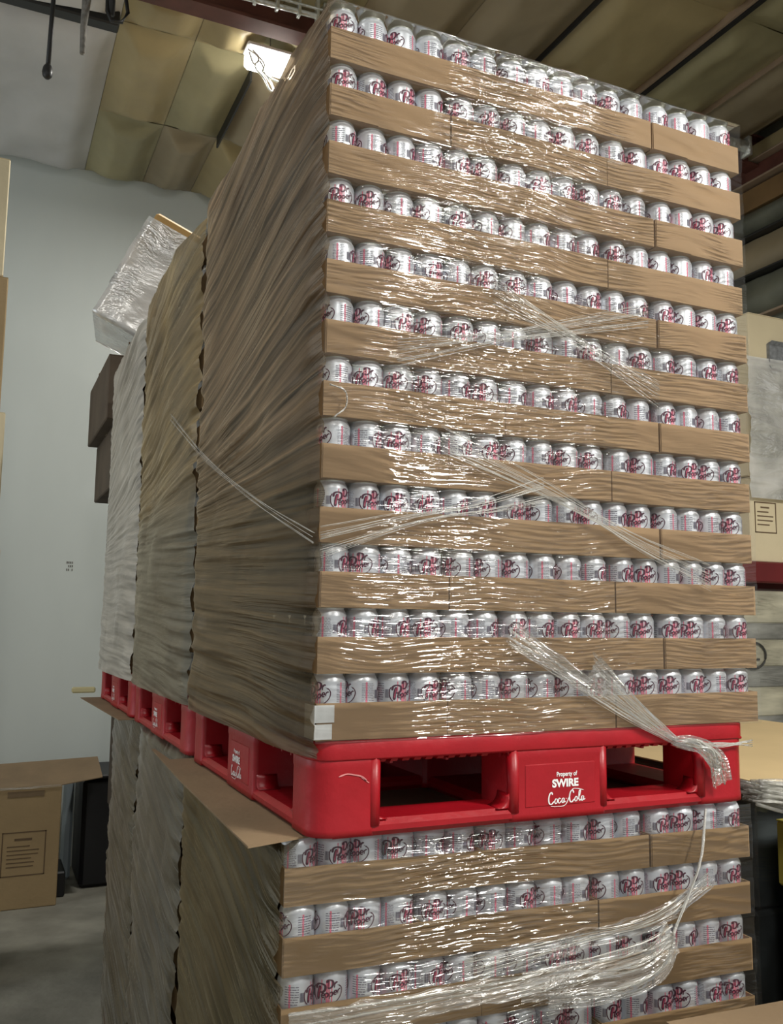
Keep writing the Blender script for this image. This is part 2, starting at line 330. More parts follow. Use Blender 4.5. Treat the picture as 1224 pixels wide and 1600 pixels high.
# right-hand wall: steel girts and sagging sheets
def wall_sheet(z0, z1, m, seed):
    nu, nv = 60, 12
    U, V = np.meshgrid(np.linspace(0, 1, nu), np.linspace(0, 1, nv)); Y = -1.9+8.2*U; Zz = z0+(z1-z0)*V
    X = 5.08-.09*np.sin(PI*V)*(.5+vnoise(Y*1.5, Zz*3, seed))-.02*ridge(Y*4, Zz*2, seed)
    return meshobj('insulation_panel', np.stack([X, Y, Zz], -1).reshape(-1, 3), [q[::-1] for q in grid(nu, nv)], m, wall_right, True)
wall_sheet(3.40, 3.62, 'insgreen', 1); wall_sheet(3.07, 3.37, 'ins2', 2); wall_sheet(2.70, 3.04, 'insgreen', 3); wall_sheet(1.7, 2.68, 'insgreen', 4)
for (z0, z1, x, m) in ((4.0, 4.12, 4.97, 'ins'), (3.985, 4.0, 4.95, 'edge'), (3.84, 3.98, 5.02, 'steel'), (3.822, 3.838, 4.97, 'edge'), (3.62, 3.80, 5.03, 'wood'), (3.375, 3.395, 4.98, 'black'), (3.045, 3.06, 4.97, 'black'), (2.68, 2.70, 4.98, 'edge')):
    MB().box(x, 5.12, -1.9, 6.4, z0, z1, .004).build('girt', m, wall_right)
f1 = MB(); f1.tube([(4.28, 3.47, 4.03), (4.45, 3.46, 4.0), (4.62, 3.44, 3.985), (4.74, 3.43, 3.99)], [.035, .05, .045, .05], 10); f1.box(4.73, 4.77, 3.38, 3.48, 3.90, 4.06, .008)
tag(f1.build('foil_duct', 'foil', None, True), 'short crumpled foil duct under the ceiling, beside the top right of the tall stack', 'duct')
c1 = MB(); c1.tube([(.62, 3.4, 3.945), (.9, 3.4, 3.957), (1.19, 3.4, 3.968)], .017, 10); c1.box(1.165, 1.20, 3.375, 3.425, 3.94, 4.06, .004); c1.tube([(.62, 3.38, 3.985), (1.19, 3.38, 4.005)], .009, 8)
for x in (.72, .86, 1.0, 1.12): c1.box(x, x+.02, 3.375, 3.42, 3.925, 4.09, .003)
tag(c1.build('silver_conduit', 'foil'), 'silver conduit with clamps under the girder, behind the top left corner of the tall stack', 'pipe')
hp = MB(); hp.tube([(-.385, 3.75, 4.14), (-.39, 3.75, 3.8), (-.397, 3.75, 3.40)], .014, 10); hp.tube([(-.397, 3.75, 3.42), (-.397, 3.75, 3.40), (-.398, 3.75, 3.37), (-.398, 3.75, 3.345), (-.398, 3.75, 3.33)], [.014, .026, .030, .026, .012], 12)
tag(hp.build('hanging_pipe', 'black', None, True), 'black pipe with a round end hanging from the ceiling at top left', 'pipe')
hr = MB(); hr.tube([(-.20, 3.75, 4.14), (-.205, 3.75, 3.9), (-.215, 3.75, 3.7), (-.212, 3.75, 3.54)], [.016, .026, .018, .016], 8); hr.tube([(-.20, 3.74, 4.14), (-.19, 3.73, 3.9), (-.21, 3.735, 3.8)], [.014, .012, .006], 6)
tag(hr.build('hanging_rope', 'dust', None, True), 'frayed grey rope hanging right of the black pipe at top left', 'rope')
hb = MB(); hb.tube([(-.09, 3.75, 4.14), (-.085, 3.75, 3.85), (-.06, 3.74, 3.79), (0, 3.74, 3.80), (.035, 3.75, 3.88), (.02, 3.75, 3.97), (-.02, 3.75, 4.0)], .012, 8); hb.tube([(-.08, 3.76, 4.14), (-.06, 3.76, 3.84)], [.045, .02], 8); hb.box(-.12, .0, 3.73, 3.77, 3.98, 4.14, .005)
tag(hb.build('cable_hook', 'black', None, True), 'black looped cable bracket hanging right of the grey rope', 'bracket')

# ------------------------------------------------------------------ lamps
def lamp(loc, label, w, l, seen=False):
    t = empty('unseen_strip_lamp', loc, 0, label, 'lamp', None)
    b = MB().box(-w/2, w/2, -l/2, l/2, .02, .07, .01); b.box(-w/2, -w/2+.01, -l/2, l/2, -.02, .03); b.box(w/2-.01, w/2, -l/2, l/2, -.02, .03); b.build('housing', 'label', t)
    n = 3 if not seen else 2
    for i in range(n):
        y = -w/2+w*(i+.5)/n
        MB().tube([(y, -l/2+.01, .004), (y, l/2-.01, .004)], .014 if not seen else .04, 10).build('lamp_tube', 'lampglow', t, True)
    for s in (-1, 1): MB().tube([(0, s*l*.4, .06), (0, s*l*.4, 4.16-loc[2])], .003, 5).build('hanger', 'dust', t)
    return t
lamp((2.05, -2.9, 2.90), 'unseen long strip lamp over the aisle in front of the tall stack, right one', .4, 1.3)
lamp((-.9, -3.4, 3.54), 'unseen long strip lamp over the aisle in front of the tall stack, left one', .34, 1.3)
lamp((-1.9, .6, 3.64), 'added unseen strip lamp over the aisle left of the stacks', .34, 1.3)
t = empty('high_lamp', (.99, 3.95, 3.93), 0, 'glaring white lamp with dangling cords behind the top left of the tall stack', 'lamp')
MB().box(-.17, .17, -.07, .07, .055, .09, .01).build('housing', 'label', t)
MB().box(-.165, .165, -.065, .065, -.05, .055, .02).build('lamp_tube', 'lampglow', t)
MB().tube([(0, 0, .09), (0, 0, .2)], .004, 6).build('hanger', 'dust', t)
cd = MB()
for pts in ([(-.16, -.07, .0), (-.13, -.08, -.08), (-.09, -.08, -.05), (-.05, -.08, -.13), (.0, -.08, -.20), (.03, -.08, -.29)],
            [(-.17, -.07, .02), (-.10, -.08, -.03), (-.12, -.08, -.10), (-.06, -.08, -.16), (-.01, -.08, -.24), (.05, -.08, -.20)],
            [(-.14, -.075, .02), (-.06, -.08, -.06), (-.07, -.08, -.12), (.03, -.08, -.16), (.10, -.07, -.13), (.15, -.07, -.03)]):
    cd.tube(catmull(pts, 5), .0065, 6)
cd.build('cord', 'cord', t, True)

# ------------------------------------------------------------------ soda can prototype
R = .0328
def can_profile():
    return [(0.022, 0.0), (.026, .002), (.0315, .009), (R, .014), (R, .060), (R, .1005), (.0322, .1035), (.0300, .1085), (.0277, .1125), (.0270, .1142), (.0272, .1158)]
def lathe(prof, n=28, top=None, bottom=True):
    v = []; f = []
    for r, z in prof:
        for k_ in range(n): a = 2*PI*k_/n; v.append((r*math.cos(a), r*math.sin(a), z))
    for i in range(len(prof)-1):
        for k_ in range(n): f.append((i*n+k_, i*n+(k_+1) % n, (i+1)*n+(k_+1) % n, (i+1)*n+k_))
    if bottom: f.append(tuple(reversed(range(n))))
    return v, f
can0 = meshobj('soda_can', *lathe(can_profile()), 'silver', None, True)
lv, lf = lathe([(.0272, .1156), (.0280, .1170), (.0276, .1178), (.0262, .1174), (.0250, .1140)], 28, bottom=False)
lf.append(tuple(4*28+q for q in range(28))); meshobj('lid', lv, lf, 'lid', can0, True)
def wrap(v2, ang0, rr=R+.0002):
    return [(rr*math.cos(ang0+x*.001/R), rr*math.sin(ang0+x*.001/R), y*.001) for x, y in v2]
# lettering "Dr Pepper" in mm; viewed from outside, +x runs to the right
def slant(st, s=.18): return [([(x+s*(y-64), y) for x, y in q[0]], q[1]) if isinstance(q, tuple) else [(x+s*(y-64), y) for x, y in q] for q in st]
P_big = [([(-19, 66), (-19.5, 78), (-18, 90)], 4.4), ([(-25, 84), (-24, 91), (-17, 93.5), (-9, 91), (-8, 84), (-12, 79.5), (-17, 79)], 3.4)]
Dr = [([(-3, 86), (-3.2, 99)], 3.6), ([(-7, 96), (-4, 100.5), (3, 99.5), (5.5, 94), (3, 88), (-3, 86)], 3.0), ([(8.5, 87), (8.5, 96)], 2.8), ([(8.5, 93), (11, 96.5), (13.5, 95.5)], 2.6)]
def e_(x, y, s=1): return ([(x, y+3.2*s), (x+4.6*s, y+4*s), (x+4*s, y+7*s), (x+1.4*s, y+7*s), (x, y+3*s), (x+2*s, y), (x+5*s, y+1.2*s)], 2.1*s)
def p_(x, y, s=1): return [([(x, y-4.5*s), (x, y+7*s)], 2.4*s), ([(x, y+5.5*s), (x+3*s, y+7.5*s), (x+5.2*s, y+4*s), (x+3*s, y+.3*s), (x, y+1*s)], 2.1*s)]
small = [e_(-13, 70)]+p_(-6.2, 71)+p_(1.6, 72.5)+[e_(9, 75)]+[([(16.2, 76), (16.2, 83)], 2.3), ([(16.2, 81), (18.6, 84), (20.8, 83)], 2.0)]
swoosh = [([(19, 91), (24, 86), (25.5, 79), (22, 70), (14, 63), (2, 60.5), (-8, 61)], 1.5), ([(-26, 90), (-28.5, 84), (-28, 75), (-25, 68), (-21, 64)], 1.6), ([(16, 92), (21, 88)], 1.3)]
for part, strokes, ma in (('logo_lettering', slant(P_big+Dr+small, .12), 'maroon'), ('logo_swoosh', slant(swoosh, .05), 'maroon')):
    v2, f2 = pen([(q[0], q[1]*1.2) if isinstance(q, tuple) else q for q in strokes], 2.9, 4); vv = []; ff = []
    for a0 in (0, PI): b = len(vv); vv += wrap(v2, a0, R+.0004); ff += [tuple(b+i for i in q) for q in f2]
    meshobj(part, vv, ff, ma, can0)['kind'] = 'stuff'
# red fill inside the lettering and pink vertical bands
v2, f2 = pen(slant([([(-19, 70), (-18.8, 78), (-18, 88)], 2.0), ([(-2.9, 88), (-3, 97)], 1.6), ([(-6, 70), (-6, 77)], 1.2), ([(1.7, 71), (1.7, 78.5)], 1.2)], .12), 1.5, 4)
vv = []; ff = []
for a0 in (0, PI): b = len(vv); vv += wrap(v2, a0, R+.0007); ff += [tuple(b+i for i in q) for q in f2]
meshobj('logo_fill', vv, ff, 'redink', can0)['kind'] = 'stuff'
vv = []; ff = []
for a0 in (0, PI):
    for (x, wd) in ((-4, 7.0), (5.5, 2.2), (-13, 2.0), (46, 3.5)):
        b = len(vv); vv += wrap([(x, 12), (x+wd, 12), (x+wd, 100.5), (x, 100.5)], a0, R+.00015); ff.append((b, b+1, b+2, b+3))
meshobj('pink_band', vv, ff, 'pink', can0)['kind'] = 'stuff'
rng = random.Random(3); vv = []; ff = []
for a0 in (PI/2, 3*PI/2):
    for y in np.arange(66, 99, 3.1 if a0 < 3 else 4.2):
        x = -13
        while x < 11:
            wd = rng.uniform(3, 9); b = len(vv); hh = .95 if a0 < 3 else 1.5
            vv += wrap([(x, y), (min(x+wd, 13), y), (min(x+wd, 13), y+hh), (x, y+hh)], a0, R+.00025); ff.append((b, b+1, b+2, b+3)); x += wd+1.2
    for i in range(9):
        x = 15+i*1.1; b = len(vv); vv += wrap([(x, 70), (x+.5+.3*(i % 3), 70), (x+.5+.3*(i % 3), 86), (x, 86)], a0, R+.00025); ff.append((b, b+1, b+2, b+3))
meshobj('small_print', vv, ff, 'grey', can0)['kind'] = 'stuff'

ORD = ['first', 'second', 'third', 'fourth', 'fifth', 'sixth', 'seventh', 'eighth', 'ninth', 'tenth', 'eleventh', 'twelfth', 'thirteenth', 'fourteenth', 'fifteenth', 'sixteenth']
def pos(i):
    if i == 0: return 'leftmost'
    if i == 15: return 'rightmost'
    return ORD[i]+' from left' if i < 12 else ORD[15-i]+' from right'

# ------------------------------------------------------------------ trays
def tray_mesh(w_, d_, h_=TR, t=.0028):
    b = MB(); c = .002
    b.box(0, w_, 0, t, 0, h_, 0); b.box(0, w_, d_-t, d_, 0, h_, 0); b.box(0, t, t, d_-t, 0, h_, 0); b.box(w_-t, w_, t, d_-t, 0, h_, 0)
    b.box(t, w_-t, t, d_-t, 0, t, 0)
    return b
tray_cache = {}
def tray(w_, d_, m):
    key = (w_, d_, m)
    if key not in tray_cache:
        o = tray_mesh(w_, d_).build('can_tray', m); tray_cache[key] = o
        if w_ < .3: MB().box(0.002, .105, -.0016, 0, .001, TR-.001).build('corner_flap', m, o)
        else: MB().box(w_-.0016-.0, w_, .0, .0, 0, 0).v if False else None
        return o
    return dup(tray_cache[key])
W4, W6 = .2685, .4005
def low_cans(mb, x0, x1, y0, y1, z, n=8):
    """ring of plain cans along the left, right and back faces of a layer"""
    p = .0665; nx = int((x1-x0)/p); ny = int((y1-y0)/p)
    S = set()
    for j in range(ny): S.add((0, j)); S.add((nx-1, j))
    for i in range(nx): S.add((i, ny-1))
    for (i, j) in S:
        cx, cy = x0+.036+i*p, y0+.036+j*p
        v = []; prof = ((.0322, .05), (.0322, .1), (.0272, .1135), (.0268, .1165))
        for r, zz in prof:
            for q in range(n): a = 2*PI*q/n; v.append((cx+r*math.cos(a), cy+r*math.sin(a), z+zz))
        f = [(i2*n+q, i2*n+(q+1) % n, (i2+1)*n+(q+1) % n, (i2+1)*n+q) for i2 in range(3) for q in range(n)]+[tuple(3*n+q for q in range(n))]
        mb.add(v, f)

LW = 16*.0656+.02; LW = 1.0735; DEPTH = 1.035
def full_load(mat4, sign, cans_layers, trays_layers, where, seed):
    """front trays and cans are things; layers counted from the red pallet (sign +1 up, -1 down)"""
    rr = random.Random(seed)
    def place(o, x, y, z, rz=0):
        o.matrix_world = mat4 @ Matrix.Translation((x, y, z)) @ Matrix.Rotation(rz, 4, 'Z')
    for n in range(trays_layers):
        z = n*H if sign > 0 else -(n+1)*H
        odd = (n % 2 == 0) if sign > 0 else (n % 2 == 1)
        if sign > 0 and n == 11: odd = False
        ws = [W4, W6, W6] if odd else [W6, W6, W4]
        jx = rr.uniform(-.002, .002); jy = rr.uniform(0, .003)
        rowname = f"{ORD[n]} layer {where} the middle red pallet"
        x = jx; names = ('left', 'middle', 'right')
        for i, ww in enumerate(ws):
            dd = W6 if ww == W4 else W4
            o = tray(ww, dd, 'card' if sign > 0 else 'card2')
            place(o, x, jy+rr.uniform(0, .0015), z, rr.uniform(-.002, .002))
            tag(o, f"brown cardboard can tray, {names[i]} one of three in {rowname}", 'tray', f"front trays in {rowname}")
            if n < cans_layers:
                k_ = round(ww/.0665)
                for q in range(k_):
                    ci = sum(round(a/.0665) for a in ws[:i])+q
                    c = dup(can0)
                    place(c, x+.0028+.033+q*(ww-.0056-.066)/(k_-1), jy+.0028+.0345, z+.003+rr.uniform(0, .0006), rr.uniform(0, 2*PI))
                    tag(c, f"silver soda can, {pos(ci)}, in {ORD[n]} can row {where} middle red pallet", 'can', f"cans in {ORD[n]} row {where} the middle pallet")
            if i < 2:
                if odd: gap = (.0030 if n in (10, 2) else .0006, .0004 if n == 10 else .0032)[i]
                else: gap = (.0003, .0050)[i]
                x += ww+gap
        # trays down the left side, behind the film
        y0 = (W6 if odd else W4)+.004; rem = DEPTH-y0; wl = ws[0] if True else W6
        for i in range(2):
            dd = rem/2-.002
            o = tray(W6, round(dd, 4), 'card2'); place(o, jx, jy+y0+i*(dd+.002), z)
            tag(o, f"cardboard can tray behind side film, {('nearer', 'farther')[i]} one, {ORD[n]} layer {where} middle pallet", 'tray', f"side trays {where} the middle pallet")

I4 = Matrix.Identity(4)
full_load(I4, 1, 12, 12, 'above', 11)
first = next(o for o in C.objects if o.get('label') == 'brown cardboard can tray, left one of three in first layer above the middle red pallet')
b = MB(); b.box(-.0045, .030, -.0036, -.0026, .003, .030); b.box(-.0045, .034, -.0036, -.0026, .033, .064); b.box(-.0046, -.0036, -.0036, .05, .003, .064)
b.build('white_corner_patch', 'label', first)['kind'] = 'stuff'  # two white pieces on the front, one round the left corner
LOW = Matrix.Translation((-.0362, .0485, -.1760)) @ Matrix.Rotation(-.0413, 4, 'Z')
full_load(LOW, -1, 4, 5, 'below', 12)
bpy.data.objects.remove(can0.children[0]) if False else None

def stuff_stack(name, mat4, x0, x1, y0, y1, z0, n, label, group=None, m='card2', ring=True):
    """what stands farther back under the film: trays and cans joined"""
    b = MB(); c = MB()
    for i in range(n):
        z = z0+i*H; j = .002*((i*7) % 3-1)
        xs = np.linspace(x0, x1, 4) if i % 2 else [x0, x0+(x1-x0)*.25, x0+(x1-x0)*.62, x1]
        ys = np.linspace(y0, y1, 4) if i % 2 == 0 else [y0, y0+(y1-y0)*.28, y0+(y1-y0)*.64, y1]
        for a in range(3):
            for e in range(3):
                if a == 1 and e == 1: continue
                b.add([(p_[0]+xs[a]+j, p_[1]+ys[e], p_[2]+z) for p_ in tray_mesh(xs[a+1]-xs[a]-.002, ys[e+1]-ys[e]-.002).v], tray_mesh(.2, .2).f)
        if ring: low_cans(c, x0+.002, x1-.002, y0+.002, y1-.002, z)
    o = b.build(name, m); o.matrix_world = mat4; tag(o, label, 'tray stack', group, 'stuff')
    if ring:
        cc = c.build('can_rows', 'silver', o); cc['kind'] = 'stuff'
    return o
stuff_stack('tray_stack', I4, W6+.012, LW, W6+.012, DEPTH, 0, 12, 'cans and trays filling the inside of the tall front stack', m='card')
stuff_stack('tray_stack', LOW, W6+.012, LW, W6+.012, DEPTH, -5*H, 5, 'cans and trays filling the inside of the lower front stack', m='card')
stuff_stack('tray_stack', LOW, 0, LW, 0, DEPTH, -12*H-.0, 7, 'trays of cans at the foot of the lower front stack', m='card')
PD = .1756
PITCH = 1.057
for k_ in (1, 2):
    stuff_stack('tray_stack', Matrix.Translation((0, PITCH*k_, 0)), 0, LW, 0, DEPTH, 0, 12, f"tray stack inside the film, {('second', 'third')[k_-1]} stack back, above its red pallet", ring=k_ < 2)
    stuff_stack('tray_stack', LOW @ Matrix.Translation((0, PITCH*k_, 0)), 0, LW, 0, DEPTH, -12*H, 12, f"tray stack inside the film, {('second', 'third')[k_-1]} stack back, below its red pallet", ring=False)

# ------------------------------------------------------------------ red pallets
COKE = [([(8.5, 17), (6.5, 20.5), (3, 18), (1, 11), (2, 4), (6, 2), (11, 6)], 2.2), ([(14.5, 10), (12.5, 6), (14, 2.5), (17, 4), (17.5, 8.5), (14.5, 10), (18, 9)], 1.8), ([(24.5, 9), (21, 10), (19.5, 5), (21.5, 2.5), (25.5, 6)], 1.8), ([(31, 9.5), (27.5, 9), (26.5, 4), (29, 2.6), (31.2, 9), (31, 3.5), (34, 4.5)], 1.8), ([(34, 9), (36.5, 8.6)], 1.6),
        ([(50, 16), (48, 20.5), (44, 18.5), (41.5, 11), (42.5, 4), (46, 2), (50.5, 6)], 2.3), ([(54, 10), (51.8, 6), (53.4, 2.5), (56.3, 4), (56.8, 8.5), (54, 10)], 1.8), ([(58.5, 5), (62, 12), (63.5, 19), (61, 18), (60, 9), (61.5, 3), (64, 4.5)], 1.7), ([(69.5, 9.5), (66, 9), (65, 4), (67.5, 2.6), (69.7, 9), (69.5, 3.5), (73, 5)], 1.8), ([(5, -1), (18, -2.4), (34, -.5), (46, 20.6), (56, 22.5), (70, 19)], 1.3)]
def font_mesh(text, size, width=None):
    cu = bpy.data.curves.new('lettering', 'FONT'); cu.body = text; cu.size = size; cu.offset = .0009 if size > .015 else .0003
    o = bpy.data.objects.new('lettering', cu); C.objects.link(o)
    dg = bpy.context.evaluated_depsgraph_get(); dg.update(); me = o.evaluated_get(dg).to_mesh()
    v = [tuple(p_.co) for p_ in me.vertices]; f = [tuple(p_.vertices) for p_ in me.polygons]
    o.evaluated_get(dg).to_mesh_clear(); bpy.data.objects.remove(o); bpy.data.curves.remove(cu)
    x0 = min(p_[0] for p_ in v); x1 = max(p_[0] for p_ in v)
    s = width/(x1-x0) if width else 1
    return [((p_[0]-x0)*s, p_[1]) for p_ in v], f
def wall_text(items, fn, name, parent, ma='white'):
    """items: (verts2d, faces, x, z); fn maps (u, w) on the face to a point"""
    v = []; f = []
    for v2, f2, x, z in items:
        b = len(v); v += [fn(x+p_[0], z+p_[1]) for p_ in v2]; f += [tuple(b+i for i in q) for q in f2]
    return meshobj(name, v, f, ma, parent)
tx_prop = font_mesh('Property of', .0125, .050); tx_sw = font_mesh('SWIRE', .021, .064)
ck = pen(COKE, 2, 6); ck = ([(a*.00124, b_*.00124+a*.00004) for a, b_ in ck[0]], ck[1])

def rounded_post(x0, x1, y0, y1, z0, z1, rad, corners, lev=None):
    """a moulded block whose listed corners are rounded, drawn in a little at the top"""
    ring = []
    for ci, (cx, cy, a0) in enumerate(((x0, y0, PI), (x1, y0, 1.5*PI), (x1, y1, 0), (x0, y1, .5*PI))):
        r_ = rad if ci in corners else .012
        ox = cx+r_ if cx == x0 else cx-r_; oy = cy+r_ if cy == y0 else cy-r_
        for q in range(7): a = a0+PI/2*q/6; ring.append((ox+r_*math.cos(a), oy+r_*math.sin(a)))
    n = len(ring); mx, my = (x0+x1)/2, (y0+y1)/2; v = []; f = []
    lev = lev or ((z0, 1.0), (z0+.012, 1.0), (z0+.02, .985), (z1-.045, .985), (z1-.040, 1.0), (z1, 1.0))
    for z, s in lev:
        for x, y in ring: v.append((mx+(x-mx)*s, my+(y-my)*s, z))
    for i in range(len(lev)-1):
        for q in range(n): f.append((i*n+q, i*n+(q+1) % n, (i+1)*n+(q+1) % n, (i+1)*n+q))
    f += [tuple(reversed(range(n))), tuple((len(lev)-1)*n+q for q in range(n))]
    b = MB(); b.add(v, f); return b
PWX, PDY = 1.04, 1.015
def make_pallet(label):
    t = empty('plastic_pallet', (0, 0, 0), 0, label, 'pallet', None)
    xs = ((-.004, .118), (.408, .642), (.892, PWX)); ys = ((0, .125), (.385, .62), (.885, PDY))
    d = rounded_post(-.005, PWX+.001, -.0025, PDY, -.036, -.001, .046, [0, 1, 2, 3], ((-.036, .998), (-.033, 1.0), (-.004, 1.0), (-.001, .997)))
    d.build('deck', 'red', t, True)
    rb = MB()
    for (a, b_) in ((.125, .403), (.65, .885)):
        for q in range(int((b_-a-.01)/.0245)):
            x = a+.008+q*.0245; rb.add([(x, .006, -.030), (x+.014, .006, -.030), (x+.010, .014, -.044), (x-.004, .014, -.044), (x, .05, -.030), (x+.014, .05, -.030), (x+.010, .05, -.044), (x-.004, .05, -.044)], [(3, 2, 1, 0), (0, 1, 5, 4), (7, 6, 2, 3), (0, 4, 7, 3), (1, 2, 6, 5)])
    for y in np.arange(.08, .98, .06): rb.box(.02, PWX-.02, y, y+.006, -.052, -.029)
    for x in np.arange(.16, .9, .12): rb.box(x, x+.006, .03, PDY-.03, -.05, -.029)
    rb.build('deck_rib', 'red', t)['kind'] = 'stuff'
    s = MB()
    for (y0, y1) in ((.002, .115), (.40, .61), (.895, PDY-.002)): s.box(.03, PWX-.034, y0, y1, -PD, -PD+.030, .01)
    for (x0, x1) in ((-.002, .112), (.42, .63), (.90, PWX-.002)): s.box(x0, x1, .03, PDY-.034, -PD, -PD+.029, .01)
    s.build('bottom_frame', 'red', t)
    for i, (x0, x1) in enumerate(xs):
        for j, (y0, y1) in enumerate(ys):
            cs = []
            if j == 0 and i == 0: cs = [0]
            if j == 0 and i == 2: cs = [1]
            if j == 2 and i == 0: cs = [3]
            if j == 2 and i == 2: cs = [2]
            rounded_post(x0, x1, y0, y1, -PD+.004, -.012, .048, cs).build('block', 'red', t, True)
    # recessed sign face on front block and on the middle block of the left side
    for (nm, fn) in (('front', lambda u, w_: (u, -.0016, w_)), ('side', lambda u, w_: (-.0058, u, w_))):
        if nm == 'front': MB().box(.440, .615, -.0006, .02, -.150, -.062, .004).build('sign_face', 'red', t)
        else: MB().box(-.0046, .02, .42, .585, -.150, -.062, .004).build('sign_face', 'red', t)
        if nm == 'front': its = [(*tx_prop, .517, -.0905), (*tx_sw, .506, -.111), (*ck, .496, -.147)]
        else: its = [([(-a, b_) for a, b_ in tx_prop[0]], tx_prop[1], .545, -.0905), ([(-a, b_) for a, b_ in tx_sw[0]], tx_sw[1], .556, -.111), ([(-a, b_) for a, b_ in ck[0]], ck[1], .566, -.147)]
        o = wall_text(its, fn, 'lettering', t); tag(o, 'white lettering on the block')
    g_ = MB()
    def fillet(cx, cz, sx, sz, r_, y0, y1, ax=0):
        pts = [(cx, cz)]+[(cx+sx*(r_-r_*math.sin(a)), cz+sz*(r_-r_*math.cos(a))) for a in np.linspace(0, PI/2, 6)]
        P_ = [((x, y0, z) if ax == 0 else (y0, x, z)) for x, z in pts]+[((x, y1, z) if ax == 0 else (y1, x, z)) for x, z in pts]; n = len(pts)
        g_.add(P_, [tuple(range(n)), tuple(range(2*n-1, n-1, -1))]+[(i, n+i, n+(i+1) % n, (i+1) % n) for i in range(n)])
    for (a, b_) in ((.118, .408), (.642, .892)):
        for cx, sx in ((a, 1), (b_, -1)):
            fillet(cx, -PD+.0295, sx, 1, .028, .004, .05); fillet(cx, -.0300, sx, -1, .016, .004, .05)
    for (a, b_) in ((.125, .385), (.62, .885)):
        for cx, sx in ((a, 1), (b_, -1)):
            fillet(cx, -PD+.0295, sx, 1, .028, .004, .05, 1); fillet(cx, -.0300, sx, -1, .016, .004, .05, 1)
    for x in (.128-.010, .420, .634, .900): g_.tube([(x, .012, -PD+.02), (x, .008, -.10), (x, .012, -.034)], [.014, .012, .014], 10)
    g_.tube([(.10, .004, -.0345), (.40, .002, -.0345), (.89, .002, -.0345), (1.02, .004, -.0345)], .0035, 6)
    g_.build('moulded_rib', 'red', t, True)['kind'] = 'stuff'
    return t
pal = make_pallet('red plastic pallet at the front, carrying the tall stack of cans')
sc_ = pen([([(.045, -.064), (.06, -.060), (.075, -.062), (.09, -.066), (.10, -.074)], .0035), ([(.09, -.068), (.105, -.078)], .003)], .003, 5)
meshobj('scuff_mark', [(a+.0, -.0006, b_) for a, b_ in sc_[0]], sc_[1], 'redscuff', pal)
for k_ in (1, 2):
    q = dup(pal); q.location = (0, PITCH*k_, 0); q['label'] = f"red plastic pallet under the {('second', 'third')[k_-1]} stack back on the left side"
for k_ in (0, 1, 2):
    q = dup(pal); q.matrix_world = LOW @ Matrix.Translation((0, PITCH*k_, -12*H)); q['label'] = f"red plastic pallet on the floor under the {('front', 'second', 'third')[k_]} lower stack"
for o in list(C.objects):
    if o.name.startswith('scuff_mark.'): bpy.data.objects.remove(o)

# slip sheets between the tiers
def slip(pts, label, z=-.1757, m='sheetcard'):
    n = len(pts); v = [(x, y, z-.0035) for x, y in pts]+[(x, y, z+.0) for x, y in pts]
    return tag(meshobj('slip_sheet', v, [tuple(reversed(range(n))), tuple(range(n, 2*n))]+[(i, (i+1) % n, n+(i+1) % n, n+i) for i in range(n)], m), label, 'cardboard sheet')
slip([(-.115, .018), (.03, .062), (1.03, .03), (1.04, 1.03), (-.055, 1.05), (-.058, 1.27), (-.068, 1.27), (-.095, .7)], 'brown cardboard sheet sticking out left under the front red pallet', -.1755)
slip([(-.05, PITCH*2), (1.02, PITCH*2), (1.02, PITCH*3), (-.09, PITCH*3)], 'brown cardboard sheet under the farthest red pallet', -.1755)

# ------------------------------------------------------------------ stretch film
def front_film(name, x0, x1, z0, z1, top, m, parent, seed=0, lowz=0, ztop=12*H, sgn=1):
    nu, nv = 150, 300
    U, V = np.meshgrid(np.linspace(0, 1, nu), np.linspace(0, 1, nv))
    Ltot = (z1-z0)+top; S = V*Ltot
    Z = z0+np.minimum(S, z1-z0); back = np.clip(S-(z1-z0), 0, None)
    X = x0+(x1-x0)*U
    ph = ((Z-lowz)/H) % 1.0
    dip = np.clip((ph-.58)/.06, 0, 1)*np.clip((1.0-ph)/.05, 0, 1)
    Y = -.0050+.0030*dip-.0028*ridge(X*7+Z*2, Z*48+X*9, seed)*vnoise(X*5, Z*5, seed+1)-.0010*vnoise(X*9, Z*20, seed+2)
    Y = Y+back; Z = Z+np.where(back > 0, .004+.004*vnoise(X*9, back*12, seed+9)-.0*back, 0)
    edge = np.clip(1-back/.02, 0, 1)*(back > 0); Z = Z-.004*edge
    return meshobj(name, np.stack([X, Y, Z], -1).reshape(-1, 3), grid(nu, nv), m, parent, True)
